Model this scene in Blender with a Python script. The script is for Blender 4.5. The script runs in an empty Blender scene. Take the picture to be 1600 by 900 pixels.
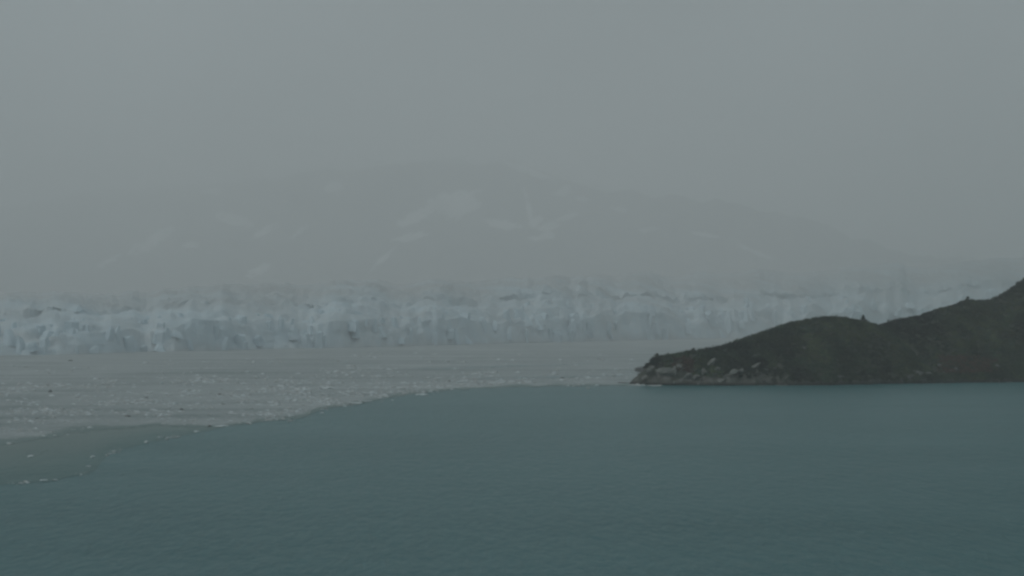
import bpy, bmesh, math, random
import numpy as np
from mathutils import Vector, Matrix, Quaternion

R = math.radians
random.seed(7)
rng = np.random.default_rng(7)
scene = bpy.context.scene
C = scene.collection

# ------------------------------------------------------------------ camera, sky, sun, exposure
CAM_H = 40.0                       # upper deck of a ship
F_PX = 2198.0                      # focal length in pixels of a 1600 px wide frame
HORIZON = 508.0                    # image row of the horizon
PITCH = math.atan((HORIZON - 450.0) / F_PX)
cam_d = bpy.data.cameras.new('camera')
cam_d.sensor_width = 36.0
cam_d.lens = 36.0 * F_PX / 1600.0
cam_d.clip_start = 1.0
cam_d.clip_end = 60000.0
cam = bpy.data.objects.new('camera', cam_d)
C.objects.link(cam)
cam.location = (0, 0, CAM_H)
cam.rotation_euler = (R(90) + PITCH, 0, 0)
scene.camera = cam

SUN_EL, SUN_AZ = R(42), R(-125)    # veiled by cloud, behind the camera and to the left
world = bpy.data.worlds.new('World')
scene.world = world
world.use_nodes = True
nt = world.node_tree
nt.nodes.clear()
out = nt.nodes.new('ShaderNodeOutputWorld')
bg = nt.nodes.new('ShaderNodeBackground')
sky = nt.nodes.new('ShaderNodeTexSky')
sky.sky_type = 'NISHITA'
sky.sun_disc = False
sky.sun_elevation = SUN_EL
sky.sun_rotation = SUN_AZ
sky.air_density = 1.0
sky.dust_density = 4.0
hsv = nt.nodes.new('ShaderNodeHueSaturation')
hsv.inputs['Saturation'].default_value = 0.16
mix = nt.nodes.new('ShaderNodeMix')
mix.data_type = 'RGBA'
mix.inputs['Factor'].default_value = 0.80
mix.inputs['B'].default_value = (3.8, 4.50, 4.74, 1)      # even overcast cloud deck over the sky
nt.links.new(sky.outputs['Color'], hsv.inputs['Color'])
nt.links.new(hsv.outputs['Color'], mix.inputs['A'])
tc = nt.nodes.new('ShaderNodeTexCoord')
cn = nt.nodes.new('ShaderNodeTexNoise'); cn.inputs['Scale'].default_value = 2.6; cn.inputs['Detail'].default_value = 5; cn.inputs['Distortion'].default_value = 0.4
cmap = nt.nodes.new('ShaderNodeMapRange')
cmap.inputs['From Min'].default_value = 0.3; cmap.inputs['From Max'].default_value = 0.7
cmap.inputs['To Min'].default_value = 0.78; cmap.inputs['To Max'].default_value = 1.22
cmul = nt.nodes.new('ShaderNodeMix'); cmul.data_type = 'RGBA'; cmul.blend_type = 'MULTIPLY'; cmul.inputs['Factor'].default_value = 1.0
nt.links.new(tc.outputs['Generated'], cn.inputs['Vector'])
nt.links.new(cn.outputs['Fac'], cmap.inputs['Value'])
nt.links.new(mix.outputs['Result'], cmul.inputs['A']); nt.links.new(cmap.outputs['Result'], cmul.inputs['B'])
nt.links.new(cmul.outputs['Result'], bg.inputs['Color'])      # thicker and thinner cloud
bg.inputs['Strength'].default_value = 0.06
nt.links.new(bg.outputs['Background'], out.inputs['Surface'])

sun_d = bpy.data.lights.new('sun', 'SUN')
sun_d.energy = 0.5
sun_d.angle = R(30)
sun_d.color = (1.0, 0.97, 0.93)
sun = bpy.data.objects.new('sun', sun_d)
C.objects.link(sun)
sdir = Vector((math.sin(SUN_AZ) * math.cos(SUN_EL), math.cos(SUN_AZ) * math.cos(SUN_EL), math.sin(SUN_EL)))
sun.rotation_euler = sdir.to_track_quat('Z', 'Y').to_euler()
sun.location = (0, 0, 400)

scene.view_settings.view_transform = 'Standard'
scene.view_settings.look = 'None'
scene.view_settings.gamma = 1.0
scene.view_settings.use_curve_mapping = False
scene.view_settings.exposure = 0.40
scene.render.engine = 'CYCLES'
cy = scene.cycles
cy.max_bounces = 6
cy.volume_bounces = 3
cy.diffuse_bounces = 2
cy.glossy_bounces = 2
cy.use_denoising = True
cy.filter_width = 2.6
scene.render.filter_size = 2.0
HAZE_DENSITY = 1.8e-4

# ------------------------------------------------------------------ helpers
_f = np.array((0.0, math.cos(PITCH), math.sin(PITCH)))
_u = np.array((0.0, -math.sin(PITCH), math.cos(PITCH)))

def ray(px, py):
    px = np.asarray(px, float); py = np.asarray(py, float)
    d = _f + ((px - 800) / F_PX)[..., None] * np.array((1.0, 0, 0)) + ((450 - py) / F_PX)[..., None] * _u
    return d

def ground(px, py, z=0.0):
    d = ray(px, py)
    t = (z - CAM_H) / d[..., 2]
    return np.array((0, 0, CAM_H)) + d * t[..., None]

def height_at(px, py, dist):
    """world z of the line of sight through (px, py) where it is DIST metres ahead"""
    d = ray(px, py)
    return CAM_H + d[..., 2] / d[..., 1] * dist

def x_at(px, py, dist):
    d = ray(px, py)
    return d[..., 0] / d[..., 1] * dist

def to_px(p):
    q = np.asarray(p, float) - np.array((0, 0, CAM_H))
    w = q @ _f
    return 800 + F_PX * q[..., 0] / w, 450 - F_PX * (q @ _u) / w

_perm = np.random.default_rng(3).random((4096,))
def _hash(ix, iy, s):
    h = (ix.astype(np.int64) * 374761393 + iy.astype(np.int64) * 668265263 + s * 2147483647)
    h = (h ^ (h >> 13)) * 1274126177
    h = h ^ (h >> 16)
    return _perm[h & 4095]

def vnoise(x, y, s=0):
    x = np.asarray(x, float); y = np.asarray(y, float)
    ix = np.floor(x); iy = np.floor(y)
    fx = x - ix; fy = y - iy
    fx = fx * fx * (3 - 2 * fx); fy = fy * fy * (3 - 2 * fy)
    a = _hash(ix, iy, s); b = _hash(ix + 1, iy, s); c = _hash(ix, iy + 1, s); d = _hash(ix + 1, iy + 1, s)
    return (a * (1 - fx) + b * fx) * (1 - fy) + (c * (1 - fx) + d * fx) * fy

def fbm(x, y, s=0, oct=5, gain=0.5):
    v = 0; a = 1; t = 0
    for i in range(oct):
        v = v + a * vnoise(x, y, s + i * 17); t += a; a *= gain
        x = x * 2.03 + 11.3; y = y * 2.03 - 7.7
    return v / t * 2 - 1

def ridged(x, y, s=0, oct=5):
    v = 0; a = 1; t = 0
    for i in range(oct):
        v = v + a * (1 - np.abs(vnoise(x, y, s + i * 17) * 2 - 1)); t += a; a *= 0.5
        x = x * 2.07 + 5.1; y = y * 2.07 + 3.3
    return v / t

def sstep(a, b, x):
    t = np.clip((np.asarray(x, float) - a) / (b - a), 0, 1)
    return t * t * (3 - 2 * t)

def mesh_from(name, verts, faces, smooth=False):
    me = bpy.data.meshes.new(name)
    if isinstance(faces, np.ndarray):
        nf, k = faces.shape
        me.vertices.add(len(verts)); me.vertices.foreach_set('co', np.asarray(verts, np.float32).ravel())
        me.loops.add(nf * k); me.loops.foreach_set('vertex_index', faces.astype(np.int32).ravel())
        me.polygons.add(nf)
        me.polygons.foreach_set('loop_start', np.arange(0, nf * k, k, dtype=np.int32))
        me.update(calc_edges=True)
        me.validate()
    else:
        me.from_pydata([tuple(map(float, v)) for v in verts], [], faces)
        me.update()
    if smooth:
        me.polygons.foreach_set('use_smooth', np.ones(len(me.polygons), bool))
    return me

def grid_faces(nr, nc):
    r, c = np.meshgrid(np.arange(nr - 1), np.arange(nc - 1), indexing='ij')
    a = (r * nc + c).ravel()
    return np.stack((a, a + 1, a + nc + 1, a + nc), 1)

def link(name, me, mat=None, parent=None, loc=(0, 0, 0)):
    o = bpy.data.objects.new(name, me)
    C.objects.link(o)
    o.location = loc
    if mat is not None and me is not None and not me.materials:
        me.materials.append(mat)
    if parent is not None:
        o.parent = parent
    return o

def tag(o, label=None, cat=None, group=None, kind=None):
    for k, v in (('label', label), ('category', cat), ('group', group), ('kind', kind)):
        if v:
            o[k] = v
    return o

def vcol(me, cols, name='tint'):
    at = me.color_attributes.new(name, 'FLOAT_COLOR', 'POINT')
    c = np.ones((len(me.vertices), 4), np.float32)
    c[:, :3] = cols
    at.data.foreach_set('color', c.ravel())

# ------------------------------------------------------------------ materials
def new_mat(name):
    m = bpy.data.materials.new(name)
    m.use_nodes = True
    n = m.node_tree
    b = n.nodes['Principled BSDF']
    return m, n, b

def nd(n, t, **kw):
    x = n.nodes.new(t)
    for k, v in kw.items():
        setattr(x, k, v)
    return x

def noise_node(n, scale, detail=6, rough=0.55, vec=None, dist=0.0):
    x = nd(n, 'ShaderNodeTexNoise')
    x.inputs['Scale'].default_value = scale
    x.inputs['Detail'].default_value = detail
    x.inputs['Roughness'].default_value = rough
    x.inputs['Distortion'].default_value = dist
    if vec is not None:
        n.links.new(vec, x.inputs['Vector'])
    return x

def ramp(n, fac, stops):
    x = nd(n, 'ShaderNodeValToRGB')
    cr = x.color_ramp
    while len(cr.elements) < len(stops):
        cr.elements.new(0.5)
    for e, (p, c) in zip(cr.elements, stops):
        e.position = p
        e.color = (*c, 1) if len(c) == 3 else c
    n.links.new(fac, x.inputs['Fac'])
    return x

def pos_vec(n, scale=(1, 1, 1), rot=(0, 0, 0)):
    g = nd(n, 'ShaderNodeNewGeometry')
    m = nd(n, 'ShaderNodeMapping')
    m.inputs['Scale'].default_value = scale
    m.inputs['Rotation'].default_value = rot
    n.links.new(g.outputs['Position'], m.inputs['Vector'])
    return m.outputs['Vector']

def water_bump(n, strength=1.0):
    """wind ripples and low swell as a bump normal"""
    v1 = pos_vec(n, (0.80, 0.26, 1), (0, 0, R(16)))
    a = noise_node(n, 0.6, 6, 0.68, v1, 0.9)
    v2 = pos_vec(n, (0.16, 0.06, 1), (0, 0, R(-14)))
    b = noise_node(n, 0.9, 4, 0.55, v2, 0.2)
    v3 = pos_vec(n, (0.004, 0.010, 1), (0, 0, R(-6)))
    c = noise_node(n, 1.0, 4, 0.6, v3, 0.5)          # gust patches
    gr = nd(n, 'ShaderNodeMapRange')
    gr.inputs['From Min'].default_value = 0.35
    gr.inputs['From Max'].default_value = 0.7
    gr.inputs['To Min'].default_value = 0.55
    gr.inputs['To Max'].default_value = 1.15
    n.links.new(c.outputs['Fac'], gr.inputs['Value'])
    b1 = nd(n, 'ShaderNodeBump'); b1.inputs['Distance'].default_value = 1.6 * strength
    b1.inputs['Strength'].default_value = 0.28
    n.links.new(b.outputs['Fac'], b1.inputs['Height'])
    b2 = nd(n, 'ShaderNodeBump'); b2.inputs['Distance'].default_value = 0.55 * strength
    mm = nd(n, 'ShaderNodeMath', operation='MULTIPLY'); mm.inputs[1].default_value = 0.9
    n.links.new(gr.outputs['Result'], mm.inputs[0])
    n.links.new(mm.outputs[0], b2.inputs['Strength'])
    n.links.new(a.outputs['Fac'], b2.inputs['Height'])
    n.links.new(b1.outputs['Normal'], b2.inputs['Normal'])
    return b2.outputs['Normal']

M = {}
# open fjord water: teal with glacial flour
m, n, b = new_mat('fjord_water'); M['water'] = m
v = pos_vec(n, (0.006, 0.012, 1))
t = noise_node(n, 1.0, 5, 0.6, v, 0.6)
cr = ramp(n, t.outputs['Fac'], [(0.3, (0.022, 0.126, 0.137)), (0.7, (0.032, 0.146, 0.156))])
n.links.new(cr.outputs['Color'], b.inputs['Base Color'])
b.inputs['Roughness'].default_value = 0.32
b.inputs['IOR'].default_value = 1.33
n.links.new(water_bump(n, 2.2), b.inputs['Normal'])

# silt-laden meltwater inside the ice edge
m, n, b = new_mat('silty_water'); M['silt'] = m
v = pos_vec(n, (0.012, 0.02, 1))
t = noise_node(n, 1.0, 5, 0.6, v, 0.6)
cr = ramp(n, t.outputs['Fac'], [(0.3, (0.120, 0.180, 0.168)), (0.7, (0.155, 0.205, 0.192))])      # thick with silt
at = nd(n, 'ShaderNodeVertexColor'); at.layer_name = 'silt'
mx = nd(n, 'ShaderNodeMix'); mx.data_type = 'RGBA'
mx.inputs['A'].default_value = (0.034, 0.122, 0.118, 1)
n.links.new(at.outputs['Color'], mx.inputs['Factor']); n.links.new(cr.outputs['Color'], mx.inputs['B'])
n.links.new(mx.outputs['Result'], b.inputs['Base Color'])
b.inputs['Roughness'].default_value = 0.35
b.inputs['IOR'].default_value = 1.33
n.links.new(water_bump(n, 1.6), b.inputs['Normal'])

# slush of brash ice with leads of silty water
m, n, b = new_mat('slush_ice'); M['slush'] = m
v = pos_vec(n, (0.010, 0.010, 1), (0, 0, R(10)))
t = noise_node(n, 1.0, 8, 0.62, v, 1.2)
v2 = pos_vec(n, (0.25, 0.25, 1))
t2 = noise_node(n, 1.0, 4, 0.7, v2, 0.3)
v3 = pos_vec(n, (0.0022, 0.016, 1), (0, 0, R(-10)))
t3 = noise_node(n, 1.0, 7, 0.66, v3, 0.6)               # drift streaks and narrow leads
ml = nd(n, 'ShaderNodeMix'); ml.inputs['Factor'].default_value = 0.68
n.links.new(t.outputs['Fac'], ml.inputs['A']); n.links.new(t3.outputs['Fac'], ml.inputs['B'])
ad = nd(n, 'ShaderNodeMath', operation='MULTIPLY_ADD'); ad.inputs[1].default_value = 0.45
n.links.new(t2.outputs['Fac'], ad.inputs[0]); n.links.new(ml.outputs['Result'], ad.inputs[2])
cr = ramp(n, ad.outputs[0], [(0.58, (0.150, 0.205, 0.203)), (0.67, (0.268, 0.310, 0.314)), (0.77, (0.345, 0.386, 0.390)), (0.88, (0.44, 0.48, 0.482))])
at = nd(n, 'ShaderNodeVertexColor'); at.layer_name = 'cover'
cv = nd(n, 'ShaderNodeMath', operation='ADD')
n.links.new(at.outputs['Color'], cv.inputs[0]); n.links.new(ad.outputs[0], cv.inputs[1])
cm = nd(n, 'ShaderNodeMapRange'); cm.interpolation_type = 'SMOOTHSTEP'
cm.inputs['From Min'].default_value = 0.95; cm.inputs['From Max'].default_value = 1.25
n.links.new(cv.outputs[0], cm.inputs['Value'])
mx = nd(n, 'ShaderNodeMix'); mx.data_type = 'RGBA'
mx.inputs['A'].default_value = (0.185, 0.245, 0.240, 1)          # silty water between the bits of ice
n.links.new(cm.outputs['Result'], mx.inputs['Factor']); n.links.new(cr.outputs['Color'], mx.inputs['B'])
n.links.new(mx.outputs['Result'], b.inputs['Base Color'])
b.inputs['Roughness'].default_value = 0.7
b.inputs['Specular IOR Level'].default_value = 0.25
bm_ = nd(n, 'ShaderNodeBump'); bm_.inputs['Distance'].default_value = 0.4; bm_.inputs['Strength'].default_value = 0.5
n.links.new(t2.outputs['Fac'], bm_.inputs['Height']); n.links.new(bm_.outputs['Normal'], b.inputs['Normal'])

def ice_mat(name, stops, sc=0.05, rough=0.55, bump=0.6):
    m, n, b = new_mat(name)
    v = pos_vec(n, (1, 1, 0.55))
    t = noise_node(n, sc, 7, 0.65, v, 0.5)
    cr = ramp(n, t.outputs['Fac'], stops)
    n.links.new(cr.outputs['Color'], b.inputs['Base Color'])
    b.inputs['Roughness'].default_value = rough
    t2 = noise_node(n, sc * 7, 5, 0.6, v, 0.2)
    bp = nd(n, 'ShaderNodeBump'); bp.inputs['Distance'].default_value = 0.15 / sc; bp.inputs['Strength'].default_value = bump
    n.links.new(t2.outputs['Fac'], bp.inputs['Height']); n.links.new(bp.outputs['Normal'], b.inputs['Normal'])
    return m

M['glacier'] = ice_mat('glacier_ice', [(0.28, (0.45, 0.55, 0.60)), (0.45, (0.51, 0.63, 0.69)), (0.58, (0.58, 0.68, 0.72)), (0.75, (0.44, 0.63, 0.72))], 0.018, 0.6, 0.25)
n = M['glacier'].node_tree
at = nd(n, 'ShaderNodeVertexColor'); at.layer_name = 'debris'
mx = nd(n, 'ShaderNodeMix'); mx.data_type = 'RGBA'
bs = n.nodes['Principled BSDF']; src = bs.inputs['Base Color'].links[0].from_socket
n.links.new(at.outputs['Color'], mx.inputs['Factor']); n.links.new(src, mx.inputs['A'])
mx.inputs['B'].default_value = (0.43, 0.455, 0.455, 1)
n.links.new(mx.outputs['Result'], bs.inputs['Base Color'])
M['serac'] = ice_mat('serac_ice', [(0.30, (0.46, 0.58, 0.65)), (0.5, (0.52, 0.64, 0.70)), (0.72, (0.60, 0.70, 0.75))], 0.03, 0.6, 0.2)
M['floe'] = ice_mat('floe_ice', [(0.3, (0.46, 0.53, 0.56)), (0.7, (0.70, 0.75, 0.76))], 0.4)
M['floe_grey'] = ice_mat('grey_floe_ice', [(0.3, (0.36, 0.39, 0.39)), (0.7, (0.55, 0.58, 0.58))], 0.4)
M['floe_dark'] = ice_mat('dirty_floe_ice', [(0.3, (0.06, 0.064, 0.064)), (0.7, (0.15, 0.155, 0.15))], 0.5)
M['snow'] = ice_mat('snow', [(0.3, (0.72, 0.76, 0.78)), (0.7, (0.84, 0.86, 0.87))], 0.01, 0.8)
M['mountain'] = ice_mat('mountain_rock', [(0.3, (0.06, 0.062, 0.06)), (0.7, (0.13, 0.13, 0.125))], 0.006, 0.9)

# headland rock with dark tidal band and soil higher up
m, n, b = new_mat('headland_ground'); M['ground'] = m
v = pos_vec(n)
t = noise_node(n, 0.16, 8, 0.62, v, 0.4)
soil = ramp(n, t.outputs['Fac'], [(0.34, (0.022, 0.029, 0.018)), (0.66, (0.040, 0.048, 0.028))])
rockc = ramp(n, t.outputs['Fac'], [(0.36, (0.050, 0.052, 0.044)), (0.50, (0.11, 0.112, 0.100)), (0.64, (0.20, 0.203, 0.188))])
at = nd(n, 'ShaderNodeVertexColor'); at.layer_name = 'bare_rock'
cr = nd(n, 'ShaderNodeMix'); cr.data_type = 'RGBA'
n.links.new(at.outputs['Color'], cr.inputs['Factor']); n.links.new(soil.outputs['Color'], cr.inputs['A']); n.links.new(rockc.outputs['Color'], cr.inputs['B'])
sx = nd(n, 'ShaderNodeSeparateXYZ'); n.links.new(v, sx.inputs[0])
wob = nd(n, 'ShaderNodeMath', operation='MULTIPLY_ADD'); wob.inputs[1].default_value = -2.4
n.links.new(t.outputs['Fac'], wob.inputs[0]); n.links.new(sx.outputs['Z'], wob.inputs[2])
mr = nd(n, 'ShaderNodeMapRange'); mr.inputs['From Min'].default_value = -0.4; mr.inputs['From Max'].default_value = 1.2
n.links.new(wob.outputs[0], mr.inputs['Value'])
mx = nd(n, 'ShaderNodeMix'); mx.data_type = 'RGBA'
mx.inputs['A'].default_value = (0.012, 0.013, 0.012, 1)         # weed-dark rock between the tide lines
n.links.new(mr.outputs['Result'], mx.inputs['Factor']); n.links.new(cr.outputs['Result'], mx.inputs['B'])
n.links.new(mx.outputs['Result'], b.inputs['Base Color'])
b.inputs['Roughness'].default_value = 0.85
t2 = noise_node(n, 1.1, 6, 0.65, v)
bp = nd(n, 'ShaderNodeBump'); bp.inputs['Distance'].default_value = 0.8; bp.inputs['Strength'].default_value = 0.8
n.links.new(t2.outputs['Fac'], bp.inputs['Height']); n.links.new(bp.outputs['Normal'], b.inputs['Normal'])

m, n, b = new_mat('shore_rock'); M['rock'] = m
v = pos_vec(n)
t = noise_node(n, 0.42, 8, 0.7, v, 0.8)
cr = ramp(n, t.outputs['Fac'], [(0.36, (0.06, 0.064, 0.055)), (0.48, (0.145, 0.152, 0.138)), (0.62, (0.225, 0.235, 0.218))])
n.links.new(cr.outputs['Color'], b.inputs['Base Color'])
b.inputs['Roughness'].default_value = 0.85
t2 = noise_node(n, 2.2, 6, 0.65, v)
bp = nd(n, 'ShaderNodeBump'); bp.inputs['Distance'].default_value = 0.5; bp.inputs['Strength'].default_value = 0.9
n.links.new(t2.outputs['Fac'], bp.inputs['Height']); n.links.new(bp.outputs['Normal'], b.inputs['Normal'])

m, n, b = new_mat('wet_rock'); M['wet'] = m
v = pos_vec(n)
t = noise_node(n, 0.8, 6, 0.65, v, 0.5)
cr = ramp(n, t.outputs['Fac'], [(0.3, (0.018, 0.018, 0.017)), (0.7, (0.055, 0.052, 0.047))])
n.links.new(cr.outputs['Color'], b.inputs['Base Color']); b.inputs['Roughness'].default_value = 0.5

def leaf_mat(name):
    m, n, b = new_mat(name)
    at = nd(n, 'ShaderNodeVertexColor'); at.layer_name = 'tint'
    n.links.new(at.outputs['Color'], b.inputs['Base Color'])
    b.inputs['Roughness'].default_value = 0.75
    b.inputs['Specular IOR Level'].default_value = 0.2
    return m
M['leaf'] = leaf_mat('leaves')
m, n, b = new_mat('bark'); M['bark'] = m
v = pos_vec(n)
t = noise_node(n, 6, 5, 0.6, v)
cr = ramp(n, t.outputs['Fac'], [(0.3, (0.03, 0.026, 0.022)), (0.7, (0.08, 0.07, 0.06))])
n.links.new(cr.outputs['Color'], b.inputs['Base Color']); b.inputs['Roughness'].default_value = 0.9
m, n, b = new_mat('foam'); M['foam'] = m
v = pos_vec(n)
t = noise_node(n, 2.0, 5, 0.6, v)
cr = ramp(n, t.outputs['Fac'], [(0.3, (0.30, 0.33, 0.33)), (0.7, (0.62, 0.65, 0.65))])
n.links.new(cr.outputs['Color'], b.inputs['Base Color']); b.inputs['Roughness'].default_value = 0.8

# ------------------------------------------------------------------ water
X0, X1, Y0, Y1 = -16900, 16900, -4900, 25900
me = mesh_from('water', np.array([(X0, Y0, 0), (X1, Y0, 0), (X1, Y1, 0), (X0, Y1, 0)], float), [(0, 1, 2, 3)])
tag(link('water', me, M['water']), 'teal rippled fjord water across the whole foreground', 'water', kind='structure')

# ------------------------------------------------------------------ glacier
fpx = np.array([-420, -200, 0, 200, 430, 640, 860, 1000, 1130, 1300, 1600, 1950])
fpy = np.array([572, 564, 556, 551, 545, 541, 535, 531.5, 528.5, 526, 523, 521])
tpy = np.array([496, 493, 489, 483, 477, 473, 468, 465, 462, 456, 447, 440])     # top of the ice wall
def front(px):
    """foot of the ice wall on the water, with its bays and bulges"""
    p = ground(px, np.interp(px, fpx, fpy))
    k = 1 + 0.030 * fbm(px / 95.0, 0 * px, 5, 4) + 0.003 * fbm(px / 16.0, 0 * px, 9, 4)
    return p * np.array((1, 1, 0)) * k[..., None]
NC = 900
gp = np.linspace(-420, 1950, NC)
P = front(gp)
dist = P[:, 1]
top = height_at(gp, np.interp(gp, fpx, tpy), dist)
top = top * (1 + 0.20 * fbm(gp / 48.0, 0 * gp, 21, 3))
rows = []
NF = 34
udir = P / np.linalg.norm(P, axis=1)[:, None]
# s climbs from the waterline over the broken calving face to the crevassed brow
for i in range(NF):
    s = i / (NF - 1)
    cf = 0.50 + 0.42 * fbm(P[:, 0] / 130.0, 0 * gp, 29, 4)                     # how high the sheer part reaches
    zf = np.where(s < 0.5, cf * s / 0.5, cf + (1 - cf) * ((s - 0.5) / 0.5) ** 1.25)
    back0 = float(np.interp(s, (0, 0.5, 0.75, 1), (0, 34, 90, 230)))
    z = -3 + (top + 3) * zf
    ax_ = P[:, 0] / 48.0
    blk = np.floor(3.0 * fbm(ax_, z / 38.0 + back0 / 60.0, 31, 4)) / 3.0          # broken steps
    back = back0 + (24 * fbm(ax_ * 0.7, z / 45.0, 35, 5) + 7 * blk) * min(1, 0.3 + s) + 9 * (ridged(P[:, 0] / 17.0, z / 17.0, 33, 4) - 0.55)
    z = z + (12 * fbm(P[:, 0] / 26.0, back0 / 22.0, 37, 4) + 20 * (ridged(P[:, 0] / 40.0, back0 / 30.0, 39, 4) - 0.55)) * s
    if i == 0: back = back + 2
    q = P + udir * back[:, None]
    q[:, 2] = z
    rows.append(q)
NT = 110
for j in range(1, NT + 1):               # the broken upper surface climbing inland
    s = j / NT
    v = 230 + 3200 * s ** 1.6
    q = P + udir * (v + 10 * fbm(gp / 8.0, 0 * gp + j * 0.4, 44, 3))[:, None]
    rise = top * 1.0 + (92 * (1 - math.exp(-s * 2.2)) + 20 * s) * dist / 2700
    wx, wy = q[:, 0] / 70.0, q[:, 1] / 70.0
    rough = 30 * (ridged(wx, wy * 1.3, 51, 5) - 0.56) * (1 - 0.45 * s) + 30 * fbm(wx / 6, wy / 6, 55, 3) * s
    q[:, 2] = rise + rough
    rows.append(q)
V = np.concatenate(rows)
gl = bpy.data.objects.new('glacier', None); C.objects.link(gl)
gl.location = (0, 2000, 0)
tag(gl, 'pale blue tidewater glacier wall fading into fog across the bay', 'glacier')
bpy.context.view_layer.update()
ginv = gl.matrix_world.inverted()
me = mesh_from('ice_wall', V, grid_faces(NF + NT, NC))
# rock debris carried on the upper ice and along the waterline
rowi = np.repeat(np.arange(NF + NT), NC)
deb = 0.16 + 0.62 * sstep(NF * 0.45, NF + 26, rowi) + 0.35 * (1 - sstep(0, 6, rowi))
deb = np.clip(deb + 0.55 * fbm(V[:, 0] / 110, V[:, 1] / 110 + V[:, 2] / 45, 58, 4), 0, 0.9)
vcol(me, np.repeat(deb[:, None], 3, 1), 'debris')
o = link('ice_wall', me, M['glacier'], gl); o.matrix_parent_inverse = ginv

def shard(seed, taper=0.55, sides=6, lean=0.2):
    """a broken tower of ice, foot at z = 0, unit width and height"""
    r = np.random.default_rng(seed)
    bm = bmesh.new()
    a = np.sort(r.random(sides) * 0.6 + np.arange(sides)) * (2 * math.pi / sides)
    rad = 0.35 + 0.25 * r.random(sides)
    lx, ly = (r.random(2) - 0.5) * 2 * lean
    rings = []
    for k, zz in enumerate((0, 0.35, 0.7, 0.92)):
        sc = 1 - (1 - taper) * zz ** 1.4
        ring = [bm.verts.new((math.cos(a[i]) * rad[i] * sc * (1 + 0.3 * (r.random() - 0.5)) + lx * zz, math.sin(a[i]) * rad[i] * sc * (1 + 0.3 * (r.random() - 0.5)) + ly * zz, zz * (1 + 0.22 * (r.random() - 0.5)) if k else 0)) for i in range(sides)]
        rings.append(ring)
    for k in range(3):
        for i in range(sides):
            bm.faces.new((rings[k][i], rings[k][(i + 1) % sides], rings[k + 1][(i + 1) % sides], rings[k + 1][i]))
    tip = bm.verts.new((lx + (r.random() - 0.5) * 0.3, ly, 1.0))
    for i in range(sides):
        bm.faces.new((rings[3][i], rings[3][(i + 1) % sides], tip))
    me = bpy.data.meshes.new('serac')
    bm.to_mesh(me); bm.free()
    me.materials.append(M['serac'])
    return me
shards = [shard(100 + i, 0.35 + 0.06 * i, 5 + i % 3, 0.25) for i in range(8)]
for k in range(280):
    px = -30 + 1660 * random.random()
    i = int(np.clip(np.searchsorted(gp, px), 1, NC - 2))
    lv = random.random()
    d = float(dist[i])
    off = 4 + 190 * random.random() ** 1.5
    zb = float(np.interp(off, (0, 26, 90, 230), (0, 0.60, 0.80, 1.0))) * float(top[i])
    w = random.uniform(9, 30) * d / 2600; h = random.uniform(12, 36) * d / 2600
    z = max(-2.0, zb * random.uniform(0.70, 0.95) - 0.66 * h)
    q = P[i] + udir[i] * off
    o = bpy.data.objects.new('serac', shards[k % 8]); C.objects.link(o)
    o.parent = gl
    o.matrix_parent_inverse = ginv
    o.location = (q[0], q[1], z)
    o.scale = (w, w * random.uniform(0.7, 1.2), h)
    o.rotation_euler = (random.uniform(-.2, .2), random.uniform(-.22, .22), random.uniform(0, 6.28))

# ------------------------------------------------------------------ mountain with snowfields
kx = np.array([-500, -200, 0, 150, 300, 420, 560, 640, 730, 775, 795, 820, 850, 900, 950, 1000, 1080, 1130, 1200, 1300, 1350, 1420, 1600, 1900])
ky = np.array([360, 345, 322, 300, 284, 277, 266, 258, 252, 253, 250, 259, 264, 281, 295, 303, 307, 317, 329, 355, 376, 398, 414, 420])
NM, NR = 900, 190
mp = np.linspace(-500, 1900, NM)
DR = 17800 + 1000 * fbm(mp / 240.0, 0 * mp, 61, 3) + 4600 * (1 - sstep(60, 640, mp))
crest = height_at(mp, np.interp(mp, kx, ky) - 0, DR) + 95 * fbm(mp / 34.0, 0 * mp, 63, 5)
rows = []
for j in range(NR):
    s = j / (NR - 1) * 1.5
    d = 13600 + (DR - 13600) * s
    prof = np.where(s <= 1, s ** 0.85 * (1 - 0.12 * math.sin(min(s, 1) * math.pi)), np.maximum(0, 1 - ((s - 1) / 0.5) ** 1.3))
    wx = x_at(mp, 400, d); 
    z = 20 + (crest - 20) * prof
    amp = 400 * math.sin(math.pi * min(s, 1.0)) ** 0.8
    z = z + amp * (ridged(wx / 1700.0 + 0.35 * d / 2400.0, d / 4000.0, 71, 6) - 0.58) + 0.25 * amp * fbm(wx / 330, d / 550, 77, 4)
    z = np.maximum(z, -4 if j in (0, NR - 1) else 2)
    rows.append(np.stack((wx, d + 0 * mp, z), 1))
MV = np.concatenate(rows)
MF = grid_faces(NR, NM)
me = mesh_from('mountain', MV, MF, True)
mt = tag(link('mountain', me, M['mountain']), 'dim fog-veiled mountain with snow streaks above the glacier', 'mountain', kind='structure')
me.update()
fc = MV[MF].mean(1)
fx, fy = to_px(fc)
vis = (MF.min(1) < NM * int(NR * 0.68))
def snow_patch(cx, cy, rx, ry, ang, seed):
    a = R(ang)
    dx, dy = fx - cx, fy - cy
    u_ = (dx * math.cos(a) + dy * math.sin(a)) / rx
    v_ = (-dx * math.sin(a) + dy * math.cos(a)) / ry
    k = u_ ** 2 + v_ ** 2 + 1.5 * fbm(fx / 9.0 + fy / 14.0, fy / 5.0, seed, 4)
    sel = vis & (k < 1.0)
    F = MF[sel]
    if len(F) < 3: return
    ids, inv = np.unique(F.ravel(), return_inverse=True)
    vv = MV[ids].copy()
    vv[:, 2] += 10; vv[:, 1] -= 10
    nv = len(vv)
    lo = MV[ids].copy(); lo[:, 2] -= 3
    F2 = inv.reshape(-1, 4)
    link('snowfield', mesh_from('snowfield', vv, F2, True), M['snow'], mt)
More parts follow.
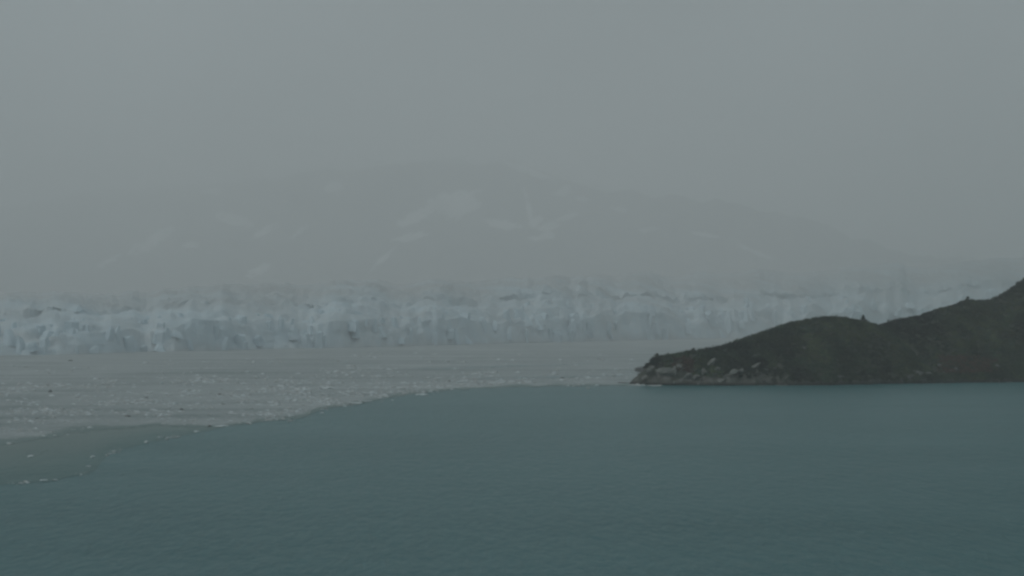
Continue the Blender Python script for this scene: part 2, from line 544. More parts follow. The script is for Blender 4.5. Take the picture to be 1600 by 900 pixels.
for k, a in enumerate([(722, 320, 30, 19, -20), (688, 318, 18, 14, 0), (655, 338, 36, 9, -28), (640, 372, 26, 6, -15), (826, 330, 30, 4, 78), (838, 348, 14, 6, -50),
          (880, 300, 16, 7, -20), (888, 340, 20, 5, -18), (855, 356, 18, 6, -10), (785, 352, 26, 7, 8), (850, 371, 20, 5, -10), (970, 328, 14, 4, 10), (1015, 360, 16, 5, -5),
          (1100, 368, 24, 3, 12), (1180, 395, 26, 3, 22), (522, 295, 14, 9, 0), (366, 345, 26, 9, 15), (415, 362, 22, 6, -30), (240, 378, 34, 8, -35), (212, 388, 16, 5, -40),
          (300, 384, 12, 4, 0), (405, 424, 26, 6, -25), (470, 362, 18, 4, -40), (600, 405, 26, 4, -40), (820, 266, 34, 5, 22), (330, 300, 16, 5, 0), (910, 312, 10, 5, 0), (170, 410, 22, 4, -30)]):
    snow_patch(*a, 200 + k)

# ------------------------------------------------------------------ headland
hx = np.array([975, 985, 1000, 1012, 1022, 1040, 1080, 1120, 1160, 1190, 1220, 1250, 1280, 1310, 1335, 1345, 1360, 1375, 1420, 1480, 1540, 2400])
hy = np.array([602, 598, 587, 575, 566, 561, 553, 545, 534.5, 523, 513, 504, 500, 498, 502, 504, 506, 513, 540, 575, 604, 606])
bx_ = np.array([960, 1250, 1330, 1360, 1385, 1400, 1440, 1460, 1480, 1510, 1530, 1550, 1575, 1590, 1600, 1640, 1750, 1950, 2300])
by_ = np.array([604, 560, 522, 511, 508.5, 502, 494.5, 487, 480.5, 474.5, 475, 473, 459, 447.5, 440, 412, 372, 330, 300])
shx = np.array([960, 985, 1020, 1100, 1200, 1300, 1400, 1500, 1600, 1900, 2300])
shy = np.array([599, 600.5, 602, 602.5, 602.5, 602, 600, 598.5, 597.5, 594, 590])
def shore_d(px):
    return ground(px, np.interp(px, shx, shy))[..., 1]
def shore_wiggle(px):
    """little coves and points along the shore, metres"""
    return 4.0 * fbm(px / 20.0, 0 * px, 95, 5) + 4.0 * fbm(px / 70.0, 0 * px, 96, 2) * sstep(1020, 1080, px)
def prof_up(t):
    t = np.clip(t, 0, 1)
    return np.where(t > 0, 0.62 * np.sin(t * math.pi / 2) + 0.38 * t, 0)
def head_h(px, dp):
    """ground height of the headland DP metres behind its shore"""
    px = np.asarray(px, float); dp = np.asarray(dp, float)
    D0 = shore_d(px)
    dA = 12 + 62 * sstep(985, 1240, px)
    HA = height_at(px, np.interp(px, hx, hy), D0 + dA)
    HA = np.maximum(HA, 0)
    rise = prof_up(dp / dA)
    fall = np.clip(1 - ((dp - dA) / (dA * 1.7 + 8)) ** 2, -0.2, 1)
    hA = HA * np.where(dp <= dA, rise, fall)
    dB = 95 + 105 * sstep(1330, 1650, px)
    HB = np.maximum(height_at(px, np.interp(px, bx_, by_), D0 + dB), -3)
    sB = 26 - 24 * sstep(1400, 1520, px)
    riseB = prof_up((dp - sB) / (dB - sB))
    fallB = np.clip(1 - ((dp - dB) / 190) ** 2, -0.2, 1)
    hB = HB * np.where(dp <= dB, riseB, fallB) * sstep(1230, 1390, px)
    k = 2.5
    h = np.log(np.exp(hA / k) + np.exp(hB / k)) * k - k * 0.69 * np.exp(-np.abs(hA - hB) / k)
    wx = x_at(px, 560, D0 + dp); wy = D0 + dp
    rim = np.clip(np.minimum(dp / 10, 1), 0, 1)
    near_top = np.exp(-((dp - np.where(hA > hB, dA, dB)) / 16) ** 2)
    h = h + rim * (1 - 0.75 * near_top) * (5.0 * fbm(wx / 34, wy / 34, 81, 4) + 3.2 * (ridged(wx / 15, wy / 26, 85, 4) - 0.6)) * np.clip(h / 8, 0, 1)
    shore = 1.1 * fbm(wx / 5, wy / 5, 91, 4) + 2.4 * sstep(0.0, 7, dp) * (1 - sstep(1480, 1560, px) * 0.4)
    h = h + shore * np.exp(-dp / 14)
    # in the west the flank ends above the sea in a rocky step
    h = h + 3.0 * sstep(3, 9, dp) * np.exp(-dp / 22) * (1 - sstep(1180, 1330, px)) * sstep(992, 1030, px)
    end = sstep(972, 990, px)
    return np.where(dp <= 0.01, -2.5, (h + 0.0) * end - 2.5 * (1 - end))
NHC, NHR = 620, 130
hp = np.concatenate((np.linspace(968, 1640, 520), np.linspace(1648, 2300, 100)))
rows = []
D0 = shore_d(hp)
dps = np.concatenate(([0.0], 0.8 + 420 * np.linspace(0, 1, NHR - 1) ** 1.7))
wig = shore_wiggle(hp)
for dpv in dps:
    dd = D0 + dpv + wig * math.exp(-dpv / 18)
    z = head_h(hp, np.full_like(hp, dpv))
    if dpv == dps[-1]: z = np.full_like(hp, -3.0)
    rows.append(np.stack((x_at(hp, 560, dd), dd, z), 1))
HV = np.concatenate(rows)
me = mesh_from('headland', HV, grid_faces(NHR, NHC))
hqx, hqy = to_px(HV)
up = HV[:, 2]
rk = (1 - sstep(2, 13, up + 14 * fbm(hqx / 13 + hqy / 9, hqy / 6, 97, 4))) * (1 - sstep(1130, 1300, hqx)) * 1.0
rk = np.maximum(rk, 0.8 * np.exp(-((hqx - 1437) / 26) ** 2 - ((up - 5) / 3.5) ** 2))
rk = np.maximum(rk, 0.5 * (1 - sstep(2.0, 4.5, up)))
vcol(me, np.repeat(np.clip(rk, 0, 1)[:, None], 3, 1), 'bare_rock')
tag(link('headland', me, M['ground']), 'dark shrub-covered headland with a rocky tip reaching into the bay', 'headland', kind='structure')

def surf(px, dp):
    """world point on the headland"""
    px = np.asarray(px, float); dp = np.asarray(dp, float)
    dd = shore_d(px) + dp + shore_wiggle(px) * np.exp(-dp / 18)
    return np.stack((x_at(px, 560, dd), dd, head_h(px, dp)), -1)
_dps = np.linspace(0.5, 330, 700)
def hit(px, py):
    """where the line of sight meets the headland"""
    p = surf(np.full_like(_dps, px), _dps)
    zr = height_at(px, py, p[:, 1])
    k = np.nonzero(p[:, 2] >= zr)[0]
    k = k[0] if len(k) else int(np.argmin(zr - p[:, 2]))
    return p[k]

# leafy shrubs as thousands of small leaf sprays
def leaf_cloud(centres, radii, heights, tints, per, size, r, flat=0.8):
    """leaf quads spread through the crown of each shrub; returns verts, faces, colours"""
    N = len(centres)
    n = N * per
    ci = np.repeat(np.arange(N), per)
    d = r.normal(size=(n, 3)); d /= np.linalg.norm(d, axis=1)[:, None]
    d[:, 2] = np.abs(d[:, 2]) * 1.15 - 0.2
    lump = 0.72 + 0.5 * vnoise(d[:, 0] * 2.2 + ci * 3.7, d[:, 1] * 2.2 + d[:, 2] * 2.0 + ci * 1.3, 5)
    rad = r.random(n) ** 0.35 * lump
    c = centres[ci] + d * np.stack((radii[ci], radii[ci], heights[ci]), 1) * rad[:, None]
    a = r.normal(size=(n, 3)); a[:, 2] *= flat; a /= np.linalg.norm(a, axis=1)[:, None]
    b = np.cross(a, r.normal(size=(n, 3))); b /= np.linalg.norm(b, axis=1)[:, None]
    s = (size * (0.6 + 0.8 * r.random(n)))[:, None]
    a = a * s; b = b * s * 0.6
    V = np.stack((c - a, c + b, c + a * 1.1, c - b), 1).reshape(-1, 3)
    F = np.arange(n * 4).reshape(-1, 4)
    t = tints[ci] * (0.75 + 0.5 * r.random(n))[:, None]
    return V, F, np.repeat(t, 4, 0)

r = np.random.default_rng(12)
NS = 20000
spx = 985 + (1690 - 985) * r.random(NS)
sdp = 260 * r.random(NS) ** 1.25
sp = surf(spx, sdp)
qx, qy = to_px(sp)
# shrubs leave the western rocks and the tide line bare
bare = 2.2 + 5.0 * (1 - sstep(1120, 1290, spx)) + 8.0 * fbm(qx / 13 + qy / 9, qy / 7, 99, 4) * (1 - 0.75 * sstep(1150, 1300, spx)) - 0.8 * sstep(1300, 1400, spx)
dA_ = 12 + 62 * sstep(985, 1240, spx)
keep = (sp[:, 2] > bare) & (sp[:, 2] > 1.6)
keep &= ~((np.abs(spx - 1372) < 3) & (r.random(NS) < 0.5))
sp = sp[keep]; spx = spx[keep]; qx = qx[keep]; qy = qy[keep]
n = len(sp)
big = vnoise(sp[:, 0] / 22, sp[:, 1] / 22, 7)
hgt = (0.7 + 1.7 * r.random(n) ** 1.7) * (0.55 + 0.95 * big)
wid = hgt * (1.2 + 0.6 * r.random(n))
base = np.array([(0.033, 0.052, 0.027), (0.025, 0.042, 0.026), (0.046, 0.062, 0.028), (0.028, 0.046, 0.033)])
mixn = vnoise(sp[:, 0] / 16 + 9, sp[:, 1] / 16, 13) * 0.7 + 0.3 * r.random(n)
tint = base[np.clip((mixn * 4).astype(int), 0, 3)]
tint = tint * (0.85 + 0.3 * r.random(n))[:, None] * 0.8 * (0.08 + 2.0 * vnoise(sp[:, 0] / 30 + 4, sp[:, 1] / 50, 17) ** 2 + 1.9 * vnoise(sp[:, 0] / 8, sp[:, 1] / 14, 19) ** 2.4)[:, None]
red = (qx > 1455 + 20 * r.random(n)) & (qx < 1565 - 20 * r.random(n)) & (qy > 556) & (qy < 584) & (r.random(n) < 0.75)
red2 = (qx > 1052) & (qx < 1085) & (qy > 560) & (qy < 585)
green_part = ~(red | red2)
def thicket(name, sel, tnt, label, cat, per):
    V, F, Cc = leaf_cloud(sp[sel] + np.array((0, 0, 0.2)), wid[sel], hgt[sel], tnt[sel], per, 0.46, r)
    me = mesh_from(name, V, F)
    vcol(me, Cc)
    return tag(link(name, me, M['leaf']), label, cat, kind='stuff')
thicket('shrub_thicket', green_part, tint, 'dense dark green shrub cover over the whole headland', 'shrubs', 46)
rt = 1.0 * np.tile(np.array((0.088, 0.052, 0.036)), (n, 1)) * (0.8 + 0.4 * r.random(n))[:, None]
thicket('rusty_shrub_patch', ~green_part, rt, 'rust-brown low shrubs low on the dark headland slope', 'shrubs', 46)

# single plants that stand out on the skyline
def woody_plant(name, root, h, w, label, cat, seed, lean=0.0, trunk_h=0.35, tintc=(0.036, 0.046, 0.030), leaves=420, group=None, stems=1):
    r = np.random.default_rng(seed)
    e = bpy.data.objects.new(name, None); C.objects.link(e); e.location = root
    tag(e, label, cat, group)
    bm = bmesh.new()
    for sidx in range(stems):
        a0 = r.random() * 6.28
        pts = []
        for k in range(6):
            s = k / 5
            pts.append(Vector((lean * h * s * s + math.cos(a0) * w * 0.25 * s * (stems > 1), math.sin(a0) * w * 0.25 * s * (stems > 1) + 0.05 * math.sin(4 * s), -0.6 + (h * 0.85 + 0.6) * s)))
        prev = None
        for k, p in enumerate(pts):
            rr = (0.16 if stems == 1 else 0.07) * (1 - 0.8 * k / 5) * h / 4
            ring = [bm.verts.new(p + Vector((math.cos(t) * rr, math.sin(t) * rr, 0))) for t in np.linspace(0, 6.283, 7)[:6]]
            if prev:
                for i in range(6):
                    bm.faces.new((prev[i], prev[(i + 1) % 6], ring[(i + 1) % 6], ring[i]))
            prev = ring
        for q in range(5):                      # limbs
            s = r.uniform(trunk_h, 0.9); p = pts[int(s * 5)]
            a = r.random() * 6.28; L = w * 0.42 * (1.1 - s * 0.6)
            end = p + Vector((math.cos(a) * L, math.sin(a) * L, 0.25 * L))
            rr = 0.035 * h / 4
            A = [bm.verts.new(p + Vector((0, 0, 0)) + Vector((math.cos(t) * rr, 0, math.sin(t) * rr))) for t in (0, 2.1, 4.2)]
            B = bm.verts.new(end)
            for i in range(3):
                bm.faces.new((A[i], A[(i + 1) % 3], B))
    me = bpy.data.meshes.new('trunk'); bm.to_mesh(me); bm.free()
    link('trunk' if stems == 1 else 'stems', me, M['bark'], e)
    nb = 9
    cs = np.stack(((r.random(nb) - 0.5) * w * 0.75, (r.random(nb) - 0.5) * w * 0.7, h * (trunk_h + (0.88 - trunk_h) * np.linspace(0, 1, nb))), 1)
    taper = 1.1 - 0.55 * np.linspace(0, 1, nb)
    cs[:, :2] *= taper[:, None]
    cs[:, 0] += lean * h * (cs[:, 2] / h) ** 2
    rad = w * 0.26 * taper * (0.8 + 0.4 * r.random(nb)); hh = h * 0.14 * (0.8 + 0.5 * r.random(nb))
    V, F, Cc = leaf_cloud(cs, rad, hh, np.tile(np.array(tintc), (nb, 1)) * (0.8 + 0.4 * r.random(nb))[:, None], leaves // nb, 0.30, r)
    me = mesh_from('crown', V, F); vcol(me, Cc)
    link('crown', me, M['leaf'], e)
    return e
def ridge_top(px):
    dpv = np.linspace(2, 300, 600)
    p = surf(np.full_like(dpv, px), dpv)
    _, yy = to_px(p)
    return p[int(np.argmin(yy))]
woody_plant('wind_bent_tree', ridge_top(1351), 5.8, 5.4, 'lone small dark tree on the ridge just above the notch', 'tree', 1, lean=-0.10, leaves=1400, trunk_h=0.12)
woody_plant('ridge_shrub', ridge_top(1512), 4.0, 4.6, 'rounded shrub topping the shoulder left of the steep right slope', 'shrub', 2, leaves=520, stems=3, trunk_h=0.2)
woody_plant('ridge_shrub', ridge_top(1026), 3.6, 5.0, 'olive shrub at the brow above the rocky western tip', 'shrub', 3, leaves=520, stems=3, trunk_h=0.15, tintc=(0.062, 0.066, 0.030))
woody_plant('ridge_shrub', ridge_top(1083), 3.0, 4.6, 'low shrub bump on the sloping ridge above the pale slabs', 'shrub', 4, leaves=420, stems=3, trunk_h=0.15)
woody_plant('ridge_shrub', ridge_top(1591), 3.4, 4.0, 'shrub on the steep skyline at the right picture edge', 'shrub', 5, leaves=420, stems=3, trunk_h=0.15)

# rock outcrops and slabs
def rock_mesh(seed, cuts=14, sub=2):
    r = np.random.default_rng(seed)
    bm = bmesh.new()
    bmesh.ops.create_icosphere(bm, subdivisions=sub, radius=1.0)
    for k in range(cuts):
        d = r.normal(size=3); d /= np.linalg.norm(d)
        lim = r.uniform(0.5, 0.85)
        for v in bm.verts:
            s = v.co.dot(Vector(d))
            if s > lim:
                v.co -= Vector(d) * (s - lim) * 0.95
    for v in bm.verts:
        v.co *= 1 + 0.10 * (r.random() - 0.5)
    me = bpy.data.meshes.new('rock'); bm.to_mesh(me); bm.free()
    return me
def outcrop(name, px, py, w, h, tilt, label, seed, mat='rock', group=None, depth=1.0):
    p = hit(px, py)
    mpp = p[1] / F_PX
    o = link(name, rock_mesh(seed, 22, 3), M[mat], None, (p[0], p[1] + 0.1 * h * mpp + 0.2, p[2] + 0.02 * h * mpp))
    o.scale = (w * mpp * 0.60, h * mpp * 0.7 * depth + 1.2, h * mpp * 0.58)
    o.rotation_euler = (R(-12), -R(tilt), R(random.uniform(-14, 14)))
    tag(o, label, 'rock', group)
    return o
rocks = [
    (1018, 578, 20, 10, 45, 'grey rock step climbing to the brow at the western tip'),
    (1007, 592, 16, 9, 38, 'lower grey rock at the very western tip of the headland'),
    (1037, 582, 30, 20, -8, 'broad pale slab nearest the western tip'),
    (1052, 584, 18, 16, 10, 'pale slab leaning against the broad slab near the tip'),
    (1058, 574, 18, 9, 0, 'small grey ledge directly above the broad slab near the tip'),
    (1075, 589, 20, 11, 22, 'low pale rock between the broad slab and the tall tilted slab'),
    (1088, 590, 16, 12, 35, 'pale rock below the tall tilted slab'),
    (1110, 571, 24, 11, 48, 'tall tilted pale slab, highest of the shore rocks'),
    (1100, 583, 15, 10, 55, 'narrow tilted rock at the foot of the tall tilted slab'),
    (1121, 579, 12, 9, 20, 'small round pale boulder right of the tall tilted slab'),
    (1126, 597, 16, 7, 20, 'low grey rock at the waterline below the round boulder'),
    (1142, 585, 26, 13, 18, 'wide pale outcrop in the middle of the western shore'),
    (1158, 581, 14, 12, 40, 'tilted rock touching the right end of the wide outcrop'),
    (1180, 574, 24, 8, 38, 'long thin slanting slab right of the wide outcrop'),
    (1196, 578, 10, 5, 0, 'small pale stone right of the slanting slab'),
    (1212, 577, 10, 5, 10, 'lone pale stone at the eastern end of the shore rocks'),
    (1180, 557, 18, 7, 25, 'faint grey ledge among shrubs above the slanting slab'),
    (1258, 545, 6, 12, 85, 'narrow upright grey rock among shrubs on the left knoll'),
    (1310, 590, 16, 5, 5, 'thin grey ledge by the water below the left knoll'),
    (1420, 590, 20, 7, 12, 'low grey rock at the left end of the small shore outcrop'),
    (1433, 584, 22, 11, 0, 'grey hump of the small outcrop below the second hill'),
    (1450, 586, 20, 11, -20, 'grey rock at the right end of the small shore outcrop'),
    (1467, 572, 8, 9, 70, 'little upright grey rock at the left edge of the rusty shrubs'),
    (1482, 581, 20, 4, 12, 'thin pale ledge under the rusty shrubs'),
    (1493, 578, 10, 6, -40, 'short tilted rock beside the thin ledge under the rusty shrubs'),
    (1560, 573, 14, 5, -30, 'faint grey rock low on the slope near the right edge'),
]
for k, a in enumerate(rocks):
    outcrop('shore_rock', *a, 300 + k)
# low wet ledge running out from the tip
o = link('tidal_ledge', rock_mesh(390, 10), M['wet'], None, tuple(ground(977.0, 599.0) + np.array((0, 4, 0.05))))
o.scale = (5.2, 2.2, 0.75); o.rotation_euler = (0, R(3), 0)
tag(o, 'low black ledge awash off the western tip of the headland', 'rock')

# fallen boulders along the tide line
bsh = [rock_mesh(700 + i, 16, 2) for i in range(6)]
for i_, me_ in enumerate(bsh): me_.materials.append(M['rock'] if i_ % 3 == 0 else M['wet'])
for k in range(54):
    px = random.uniform(996, 1636)
    dpv = random.uniform(0.0, 3.5) if k % 4 else -random.uniform(0.5, 2.0)
    p = surf(np.array(px), np.array(max(dpv, 0.4))); y_ = p[1] + min(dpv, 0)
    o = bpy.data.objects.new('tide_boulder', bsh[k % 6]); C.objects.link(o)
    w_ = 0.5 + 1.5 * random.random() ** 2
    o.location = (p[0], y_, max(p[2] if dpv > 0 else 0.0, 0.0) + 0.15 * w_)
    o.scale = (w_, w_ * 0.8, w_ * random.uniform(0.45, 0.75)); o.rotation_euler = (0, 0, random.uniform(0, 6.28))
    wh = 'below the western slabs' if px < 1230 else ('below the left knoll' if px < 1400 else 'below the second hill')
    tone = 'pale' if k % 3 == 0 else 'dark wet'
    tag(o, 'small %s boulder at the tide line %s' % (tone, wh), 'boulder', '%s boulders %s' % (tone, wh))

# surf at the foot of the western tip
fv, ff = [], []
for k in range(60):
    px = random.uniform(982, 1034); py = np.interp(px, shx, shy) + random.uniform(-0.2, 1.6)
    c = ground(px, py, 0.06)
    w_, d_ = random.uniform(0.5, 2.0), random.uniform(0.4, 1.6)
    i0 = len(fv)
    for t in range(7):
        a = t / 7 * 6.283
        q = random.uniform(0.7, 1.2)
        fv.append((c[0] + math.cos(a) * w_ * q, c[1] + math.sin(a) * d_ * q, 0.08 + k * 0.0015))
    fv.append((c[0], c[1], 0.25 + random.random() * 0.15))
    for t in range(7):
        ff.append((i0 + t, i0 + (t + 1) % 7, i0 + 7))
tag(link('surf_foam', mesh_from('surf_foam', fv, ff), M['foam']), 'thin white surf along the foot of the western tip', 'foam', kind='stuff')

# ------------------------------------------------------------------ drifting ice
# edge of the ice field seen in the photograph, laid on the water
ex = np.array([-420, -100, 0, 60, 110, 140, 152, 158, 168, 190, 235, 300, 340, 400, 470, 500, 560, 620, 690, 760, 830, 985, 1040])
ey = np.array([800, 770, 757.5, 754, 746, 739, 732, 722, 712, 702, 691, 678, 669, 660, 653, 640, 631, 620, 611, 606.5, 604.5, 602.5, 601.5])
sx_ = np.array([-420, 0, 60, 110, 170, 250, 300, 330, 1040])           # where slush gives way to silty water
sy_ = np.array([728, 697, 687, 679, 671, 664, 668, 668, 601.5])
def sheet(name, mat, top_y, bot_y, z, label, cat, kind, x0, x1, nx, ny, jag):
    px = np.linspace(x0, x1, nx)
    rows = []
    for j in range(ny):
        s = (j / (ny - 1)) ** 0.5
        t = top_y(px); b_ = bot_y(px) + jag * (fbm(px / 9.0, 0 * px, 141, 5) + 0.8 * fbm(px / 40.0, 0 * px, 147, 3)) * s ** 8
        inv = (1 - s) / (t - (HORIZON - 0.1)) + s / (b_ - (HORIZON - 0.1))          # even in distance
        rows.append(ground(px, (HORIZON - 0.1) + 1 / inv, z))
    me = mesh_from(name, np.concatenate(rows), grid_faces(ny, nx)[:, ::-1].copy())
    o = tag(link(name, me, M[mat]), label, cat, kind=kind)
    if mat == 'slush':                   # ice cover thins out over the last metres before open water
        co = np.zeros(len(me.vertices) * 3, np.float32); me.vertices.foreach_get('co', co); co = co.reshape(-1, 3)
        qx, qy = to_px(co)
        gap = bot_y(qx) - qy
        f = np.clip(gap / ((4 + 10 * vnoise(qx / 30, 0 * qx, 146)) * (1 + 1.6 * (1 - sstep(80, 320, qx)))), 0, 1)
        vcol(me, np.repeat(f[:, None], 3, 1), 'cover')
    if mat == 'silt':                    # silt settles out from the slush towards the outer edge
        co = np.zeros(len(me.vertices) * 3, np.float32); me.vertices.foreach_get('co', co); co = co.reshape(-1, 3)
        qx, qy = to_px(co)
        inner = np.interp(qx, sx_, sy_); outer = np.interp(qx, ex, ey)
        f = np.clip((qy - inner) / np.maximum(outer - inner, 6), 0, 1)
        vcol(me, np.repeat((0.62 * (1 - sstep(0.0, 0.85, f + 0.12 * fbm(co[:, 0] / 30, co[:, 1] / 60, 143, 4))))[:, None], 3, 1), 'silt')
    return o
sheet('silty_water', 'silt', lambda p: np.interp(p, fpx, fpy) - 2, lambda p: np.interp(p, ex, ey), 0.05,
      'grey-green silty water lobe inside the drift ice edge at lower left', 'water', 'structure', -420, 1040, 700, 90, 1.2)
sheet('slush_ice', 'slush', lambda p: np.interp(p, fpx, fpy) - 2, lambda p: np.where(p < 300, np.interp(p, sx_, sy_), np.minimum(np.interp(p, ex, ey) - 0.4, 668)), 0.10,
      'grey brash-ice slush filling the bay before the glacier', 'slush', 'stuff', -420, 1300, 1200, 120, 2.6)

# narrow leads of open water lying across the far slush
for k, (x0, y0, x1, y1, th, lab) in enumerate([(615, 577.5, 935, 568.5, 1.6, 'long thin dark lead of open water in the far slush'),
                                             (735, 591.5, 985, 586.5, 1.3, 'thin dark lead in the slush left of the headland tip')]):
    t_ = np.linspace(0, 1, 90)
    lx = x0 + (x1 - x0) * t_; ly = y0 + (y1 - y0) * t_ + 0.9 * fbm(lx / 50, 0 * lx, 160 + k, 3)
    hw = 0.5 * th * np.sin(np.pi * t_) ** 0.5 * (0.45 + 0.9 * vnoise(lx / 16, 0 * lx, 170 + k))
    me = mesh_from('open_lead', np.concatenate((ground(lx, ly - hw, 0.16), ground(lx, ly + hw, 0.16))), grid_faces(2, 90)[:, ::-1].copy())
    tag(link('open_lead', me, M['water']), lab, 'water', kind='structure')

def chunk_mesh(seed, mat, flat=1.0, cuts=10, sub=1):
    """a bergy bit: a broken lump afloat, waterline at z = 0"""
    me = rock_mesh(seed, cuts, sub)
    me.name = 'floe'
    co = np.zeros(len(me.vertices) * 3); me.vertices.foreach_get('co', co); co = co.reshape(-1, 3)
    co[:, 2] = np.where(co[:, 2] < 0, co[:, 2] * 0.35, co[:, 2] * flat)
    me.vertices.foreach_set('co', co.ravel()); me.update()
    me.materials.append(M[mat])
    return me
CH = {k: [chunk_mesh(500 + i + 20 * q, k, f) for i, f in enumerate((1.0, 0.8, 1.1, 0.6, 0.9, 0.5))] for q, k in enumerate(('floe', 'floe_grey', 'floe_dark'))}
def floe(px, py, w, h, mat, label, group=None, name='ice_floe', cat='ice floe', idx=None):
    p = ground(px, py, 0.0)
    mpp = p[1] / F_PX
    me = random.choice(CH[mat]) if idx is None else CH[mat][idx]
    o = bpy.data.objects.new(name, me); C.objects.link(o)
    o.location = (p[0], p[1], 0.08)
    hh = max(0.18, h * mpp - 0.035 * w * mpp)
    o.scale = (w * mpp * 0.55, w * mpp * random.uniform(0.35, 0.6), hh)
    o.rotation_euler = (0, 0, random.uniform(-0.5, 0.5))
    return tag(o, label, cat, group)
single = [
    (49, 714, 15, 4, 'floe', 'bright flat floe alone in the silty water at the left edge'),
    (145, 715, 8, 5, 'floe', 'bright upright floe at the corner of the silty lobe'),
    (138, 729, 9, 3, 'floe', 'smaller floe just below the bright upright one on the silty lobe'),
    (68, 751, 16, 3, 'floe', 'long low floe on the lowest curve of the ice edge'),
    (229, 692, 9, 4, 'floe', 'small bright floe on the ice edge above the silty lobe'),
    (308, 675, 13, 4, 'floe', 'bright pointed floe on the ice edge left of the long white floe'),
    (345, 666, 27, 4, 'floe', 'long flat white floe on the ice edge beside a dark lump'),
    (328, 667, 8, 4, 'floe_dark', 'dark lump touching the left end of the long white floe'),
    (360, 647, 20, 4, 'floe', 'flat pale floe inside the ice above the long white floe'),
    (388, 662, 12, 3, 'floe_dark', 'dark streak of ice right of the long white floe'),
    (283, 641, 8, 6, 'floe_dark', 'dark upright lump amid the pale drift band'),
    (200, 651, 14, 4, 'floe_dark', 'flat dark floe in the drift band left of the dark upright lump'),
    (270, 631, 16, 6, 'floe', 'rounded bright floe just above the dark upright lump'),
    (229, 622, 9, 3, 'floe_dark', 'small dark floe above the drift band'),
    (390, 617, 10, 3, 'floe_dark', 'thin dark floe in the far drift band'),
    (349, 632, 12, 4, 'floe_dark', 'dark floe right of the rounded bright floe'),
    (78, 613, 7, 6, 'floe_dark', 'small dark pinnacle standing in the slush at far left'),
    (82, 619, 13, 3, 'floe', 'pale flat floe in front of the dark pinnacle at far left'),
    (381, 600, 12, 4, 'floe', 'pale floe alone in the far slush beyond the drift band'),
    (467, 584, 20, 3, 'floe', 'flat pale floe farther out toward the glacier'),
    (397, 566, 9, 3, 'floe', 'tiny pale floe near the glacier left of centre'),
    (553, 630, 34, 4, 'floe', 'long bright floe strip at the ice edge left of centre'),
    (575, 627, 18, 3, 'floe', 'bright floe closing the right end of the edge strip'),
    (455, 651, 12, 4, 'floe', 'greenish-white floe at a step of the ice edge'),
    (660, 617, 26, 3, 'floe', 'pale flat floe off the ice edge near the centre'),
    (613, 626, 5, 4, 'floe', 'tiny floe adrift in open water below the ice edge'),
    (838, 533, 18, 4, 'floe', 'white berg against the foot of the glacier wall'),
    (512, 607, 30, 5, 'floe', 'cluster-sized pale floe at the bend of the drift band'),
    (110, 564, 12, 3, 'floe_dark', 'thin dark floe close to the glacier at left'),
    (30, 628, 14, 3, 'floe', 'pale floe at the left picture edge above the drift band'),
]
for a in single:
    floe(*a)
def band_density(px, py):
    """how thickly the brash lies; long drift bands bending with the ice edge"""
    e = np.interp(px, ex, ey)
    e = np.where(px < 300, np.interp(px, sx_, sy_), np.minimum(e, 668))
    s = np.interp(px, fpx, fpy)
    t = (py - s) / np.maximum(e - s, 1)             # 0 at the glacier, 1 at the edge
    b1 = np.exp(-((t - 0.66 - 0.05 * np.sin(px / 90)) / 0.12) ** 2) * sstep(-200, 250, px)
    b2 = np.exp(-((t - 0.88) / 0.10) ** 2) * sstep(120, 420, px)
    b3 = np.exp(-((t - 0.40) / 0.05) ** 2) * 0.5
    nz = 0.10 + 1.9 * np.clip(1.9 * fbm(px / 42.0, py / 7.0, 151, 4) + 0.25, 0, 1)
    thin = (1 - 0.45 * sstep(620, 760, px)) * np.where(px > 560, 0.25 + 1.5 * sstep(0.45, 0.75, vnoise(px / 160.0, py / 2.2 + px / 90.0, 155)), 1)
    return np.where((t > 0.12) & (t < 1.0), (0.07 + 0.95 * b1 + 0.8 * b2 + b3) * nz * thin, 0)
r = np.random.default_rng(44)
cand = np.stack((-40 + 1030 * r.random(160000), 552 + 155 * r.random(160000)), 1)
dens = band_density(cand[:, 0], cand[:, 1])
cand = cand[r.random(160000) < dens * 0.55]
ne = 1300                                            # rim of brash along the edge
epx = -40 + 1050 * r.random(ne)
epy = np.interp(epx, ex, ey) - (r.normal(size=ne) * 2.2 + 0.8)
cand_e = np.stack((epx, epy), 1)[r.random(ne) < sstep(0.42, 0.75, vnoise(epx / 17, 0 * epx, 3))]
cand = np.concatenate((cand, cand_e))
size = 1.0 + 10.0 * r.random(len(cand)) ** 6.0
order = np.argsort(-size)
cand = cand[order]; size = size[order]
far = cand[:, 1] < 585
names = {}
def band_name(x, y, e, mat):
    tone = {'floe': 'white', 'floe_grey': 'grey', 'floe_dark': 'dark'}[mat]
    if abs(y - e) < 4:
        where = 'on the ice edge left of the long white floe' if x < 345 else ('on the ice edge right of the long white floe' if x < 640 else 'on the straight ice edge toward the headland tip')
    elif x > 640:
        where = 'in the far drift lines left of the headland tip'
    elif y < 598:
        where = 'in the far slush nearer the glacier, ' + ('left part' if x < 320 else 'middle part')
    elif x < 200: where = 'in the drift band left of the flat dark floe'
    elif x < 345: where = 'in the drift band above the silty lobe tip'
    elif x < 500: where = 'in the drift band behind the long white floe'
    else: where = 'where the drift band narrows near the long edge strip'
    return 'small %s ice chunk %s' % (tone, where), '%s chunks %s' % (tone, where)
NI = 265
for k in range(NI):
    x, y = cand[k]
    dk = r.random()
    mat = 'floe_dark' if dk < 0.025 else ('floe_grey' if dk < 0.4 else 'floe')
    e = float(np.interp(x, ex, ey))
    lab, grp = band_name(x, y, e, mat)
    floe(x, y, size[k], size[k] * (0.14 + 0.16 * r.random()) + 0.4, mat, lab, grp)
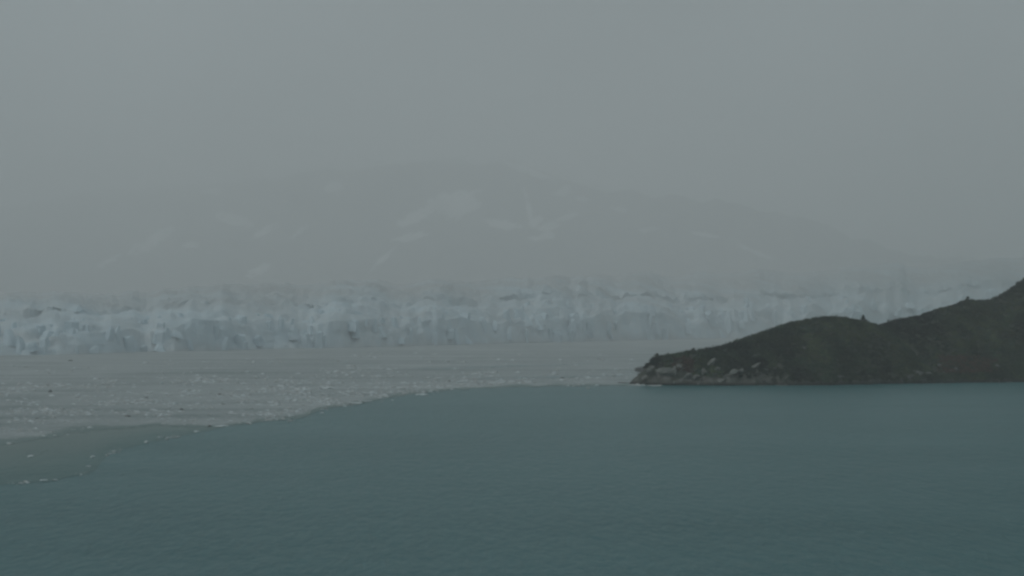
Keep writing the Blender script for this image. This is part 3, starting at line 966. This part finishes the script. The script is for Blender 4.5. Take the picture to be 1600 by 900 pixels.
# everything smaller: one mass of brash
rest = cand[NI:]; rs = size[NI:]
tv = np.zeros(len(CH['floe'][0].vertices) * 3); 
ico_bm = bmesh.new(); bmesh.ops.create_icosphere(ico_bm, subdivisions=1, radius=1.0)
iv = np.array([v.co for v in ico_bm.verts]); ifc = np.array([[v.index for v in f.verts] for f in ico_bm.faces]); ico_bm.free()
p = ground(rest[:, 0], rest[:, 1], 0.0)
mpp = p[:, 1] / F_PX
w = rs * mpp * 0.55
hh = np.maximum(0.12, (0.10 + 0.18 * r.random(len(rest))) * rs * mpp)
for mat, lo, hi, nm, lab in (('floe', 0.0, 0.45, 'brash_ice', 'countless small white ice bits strewn through the drift bands'), ('floe_grey', 0.45, 1.0, 'grey_brash_ice', 'countless small grey ice bits strewn through the slush')):
    pass
u01 = r.random(len(rest))
for mat, lo, hi, nm, lab in (('floe', 0.0, 0.45, 'brash_ice', 'countless small white ice bits strewn through the drift bands'), ('floe_grey', 0.45, 1.0, 'grey_brash_ice', 'countless small grey ice bits strewn through the slush')):
    sel = (u01 >= lo) & (u01 < hi)
    N = int(sel.sum())
    jit = 1 + 0.5 * (r.random((N, len(iv))) - 0.5)
    vv = iv[None] * jit[..., None] * np.stack((w[sel], w[sel] * 0.6, hh[sel]), 1)[:, None, :]
    vv[..., 2] = np.where(vv[..., 2] < 0, vv[..., 2] * 0.3, vv[..., 2])
    vv = vv + (p[sel] + np.array((0, 0, 0.06)))[:, None, :]
    FF = (ifc[None] + (np.arange(N) * len(iv))[:, None, None]).reshape(-1, 3)
    me = mesh_from(nm, vv.reshape(-1, 3), FF)
    tag(link(nm, me, M[mat]), lab, 'brash ice', kind='stuff')

# ------------------------------------------------------------------ fog
zt = float(max(MV[:, 2].max(), V[:, 2].max())) + 40
hb = np.array([(x, y, z) for z in (-12.0, zt) for y in (-5000, 26000) for x in (-17000, 17000)], float)
me = mesh_from('haze', hb, [(0, 2, 3, 1), (4, 5, 7, 6), (0, 1, 5, 4), (2, 6, 7, 3), (0, 4, 6, 2), (1, 3, 7, 5)])
hm = bpy.data.materials.new('haze'); hm.use_nodes = True
n = hm.node_tree; n.nodes.clear()
ho = n.nodes.new('ShaderNodeOutputMaterial'); pv = n.nodes.new('ShaderNodeVolumePrincipled')
pv.inputs['Color'].default_value = (0.985, 0.99, 0.99, 1)
pv.inputs['Density'].default_value = HAZE_DENSITY
pv.inputs['Density Attribute'].default_value = ''
pv.inputs['Anisotropy'].default_value = 0.0
n.links.new(pv.outputs['Volume'], ho.inputs['Volume'])
hm.cycles.homogeneous_volume = True
tag(link('haze', me, hm), 'grey fog filling the whole bay and hiding the mountain', 'fog', kind='stuff')
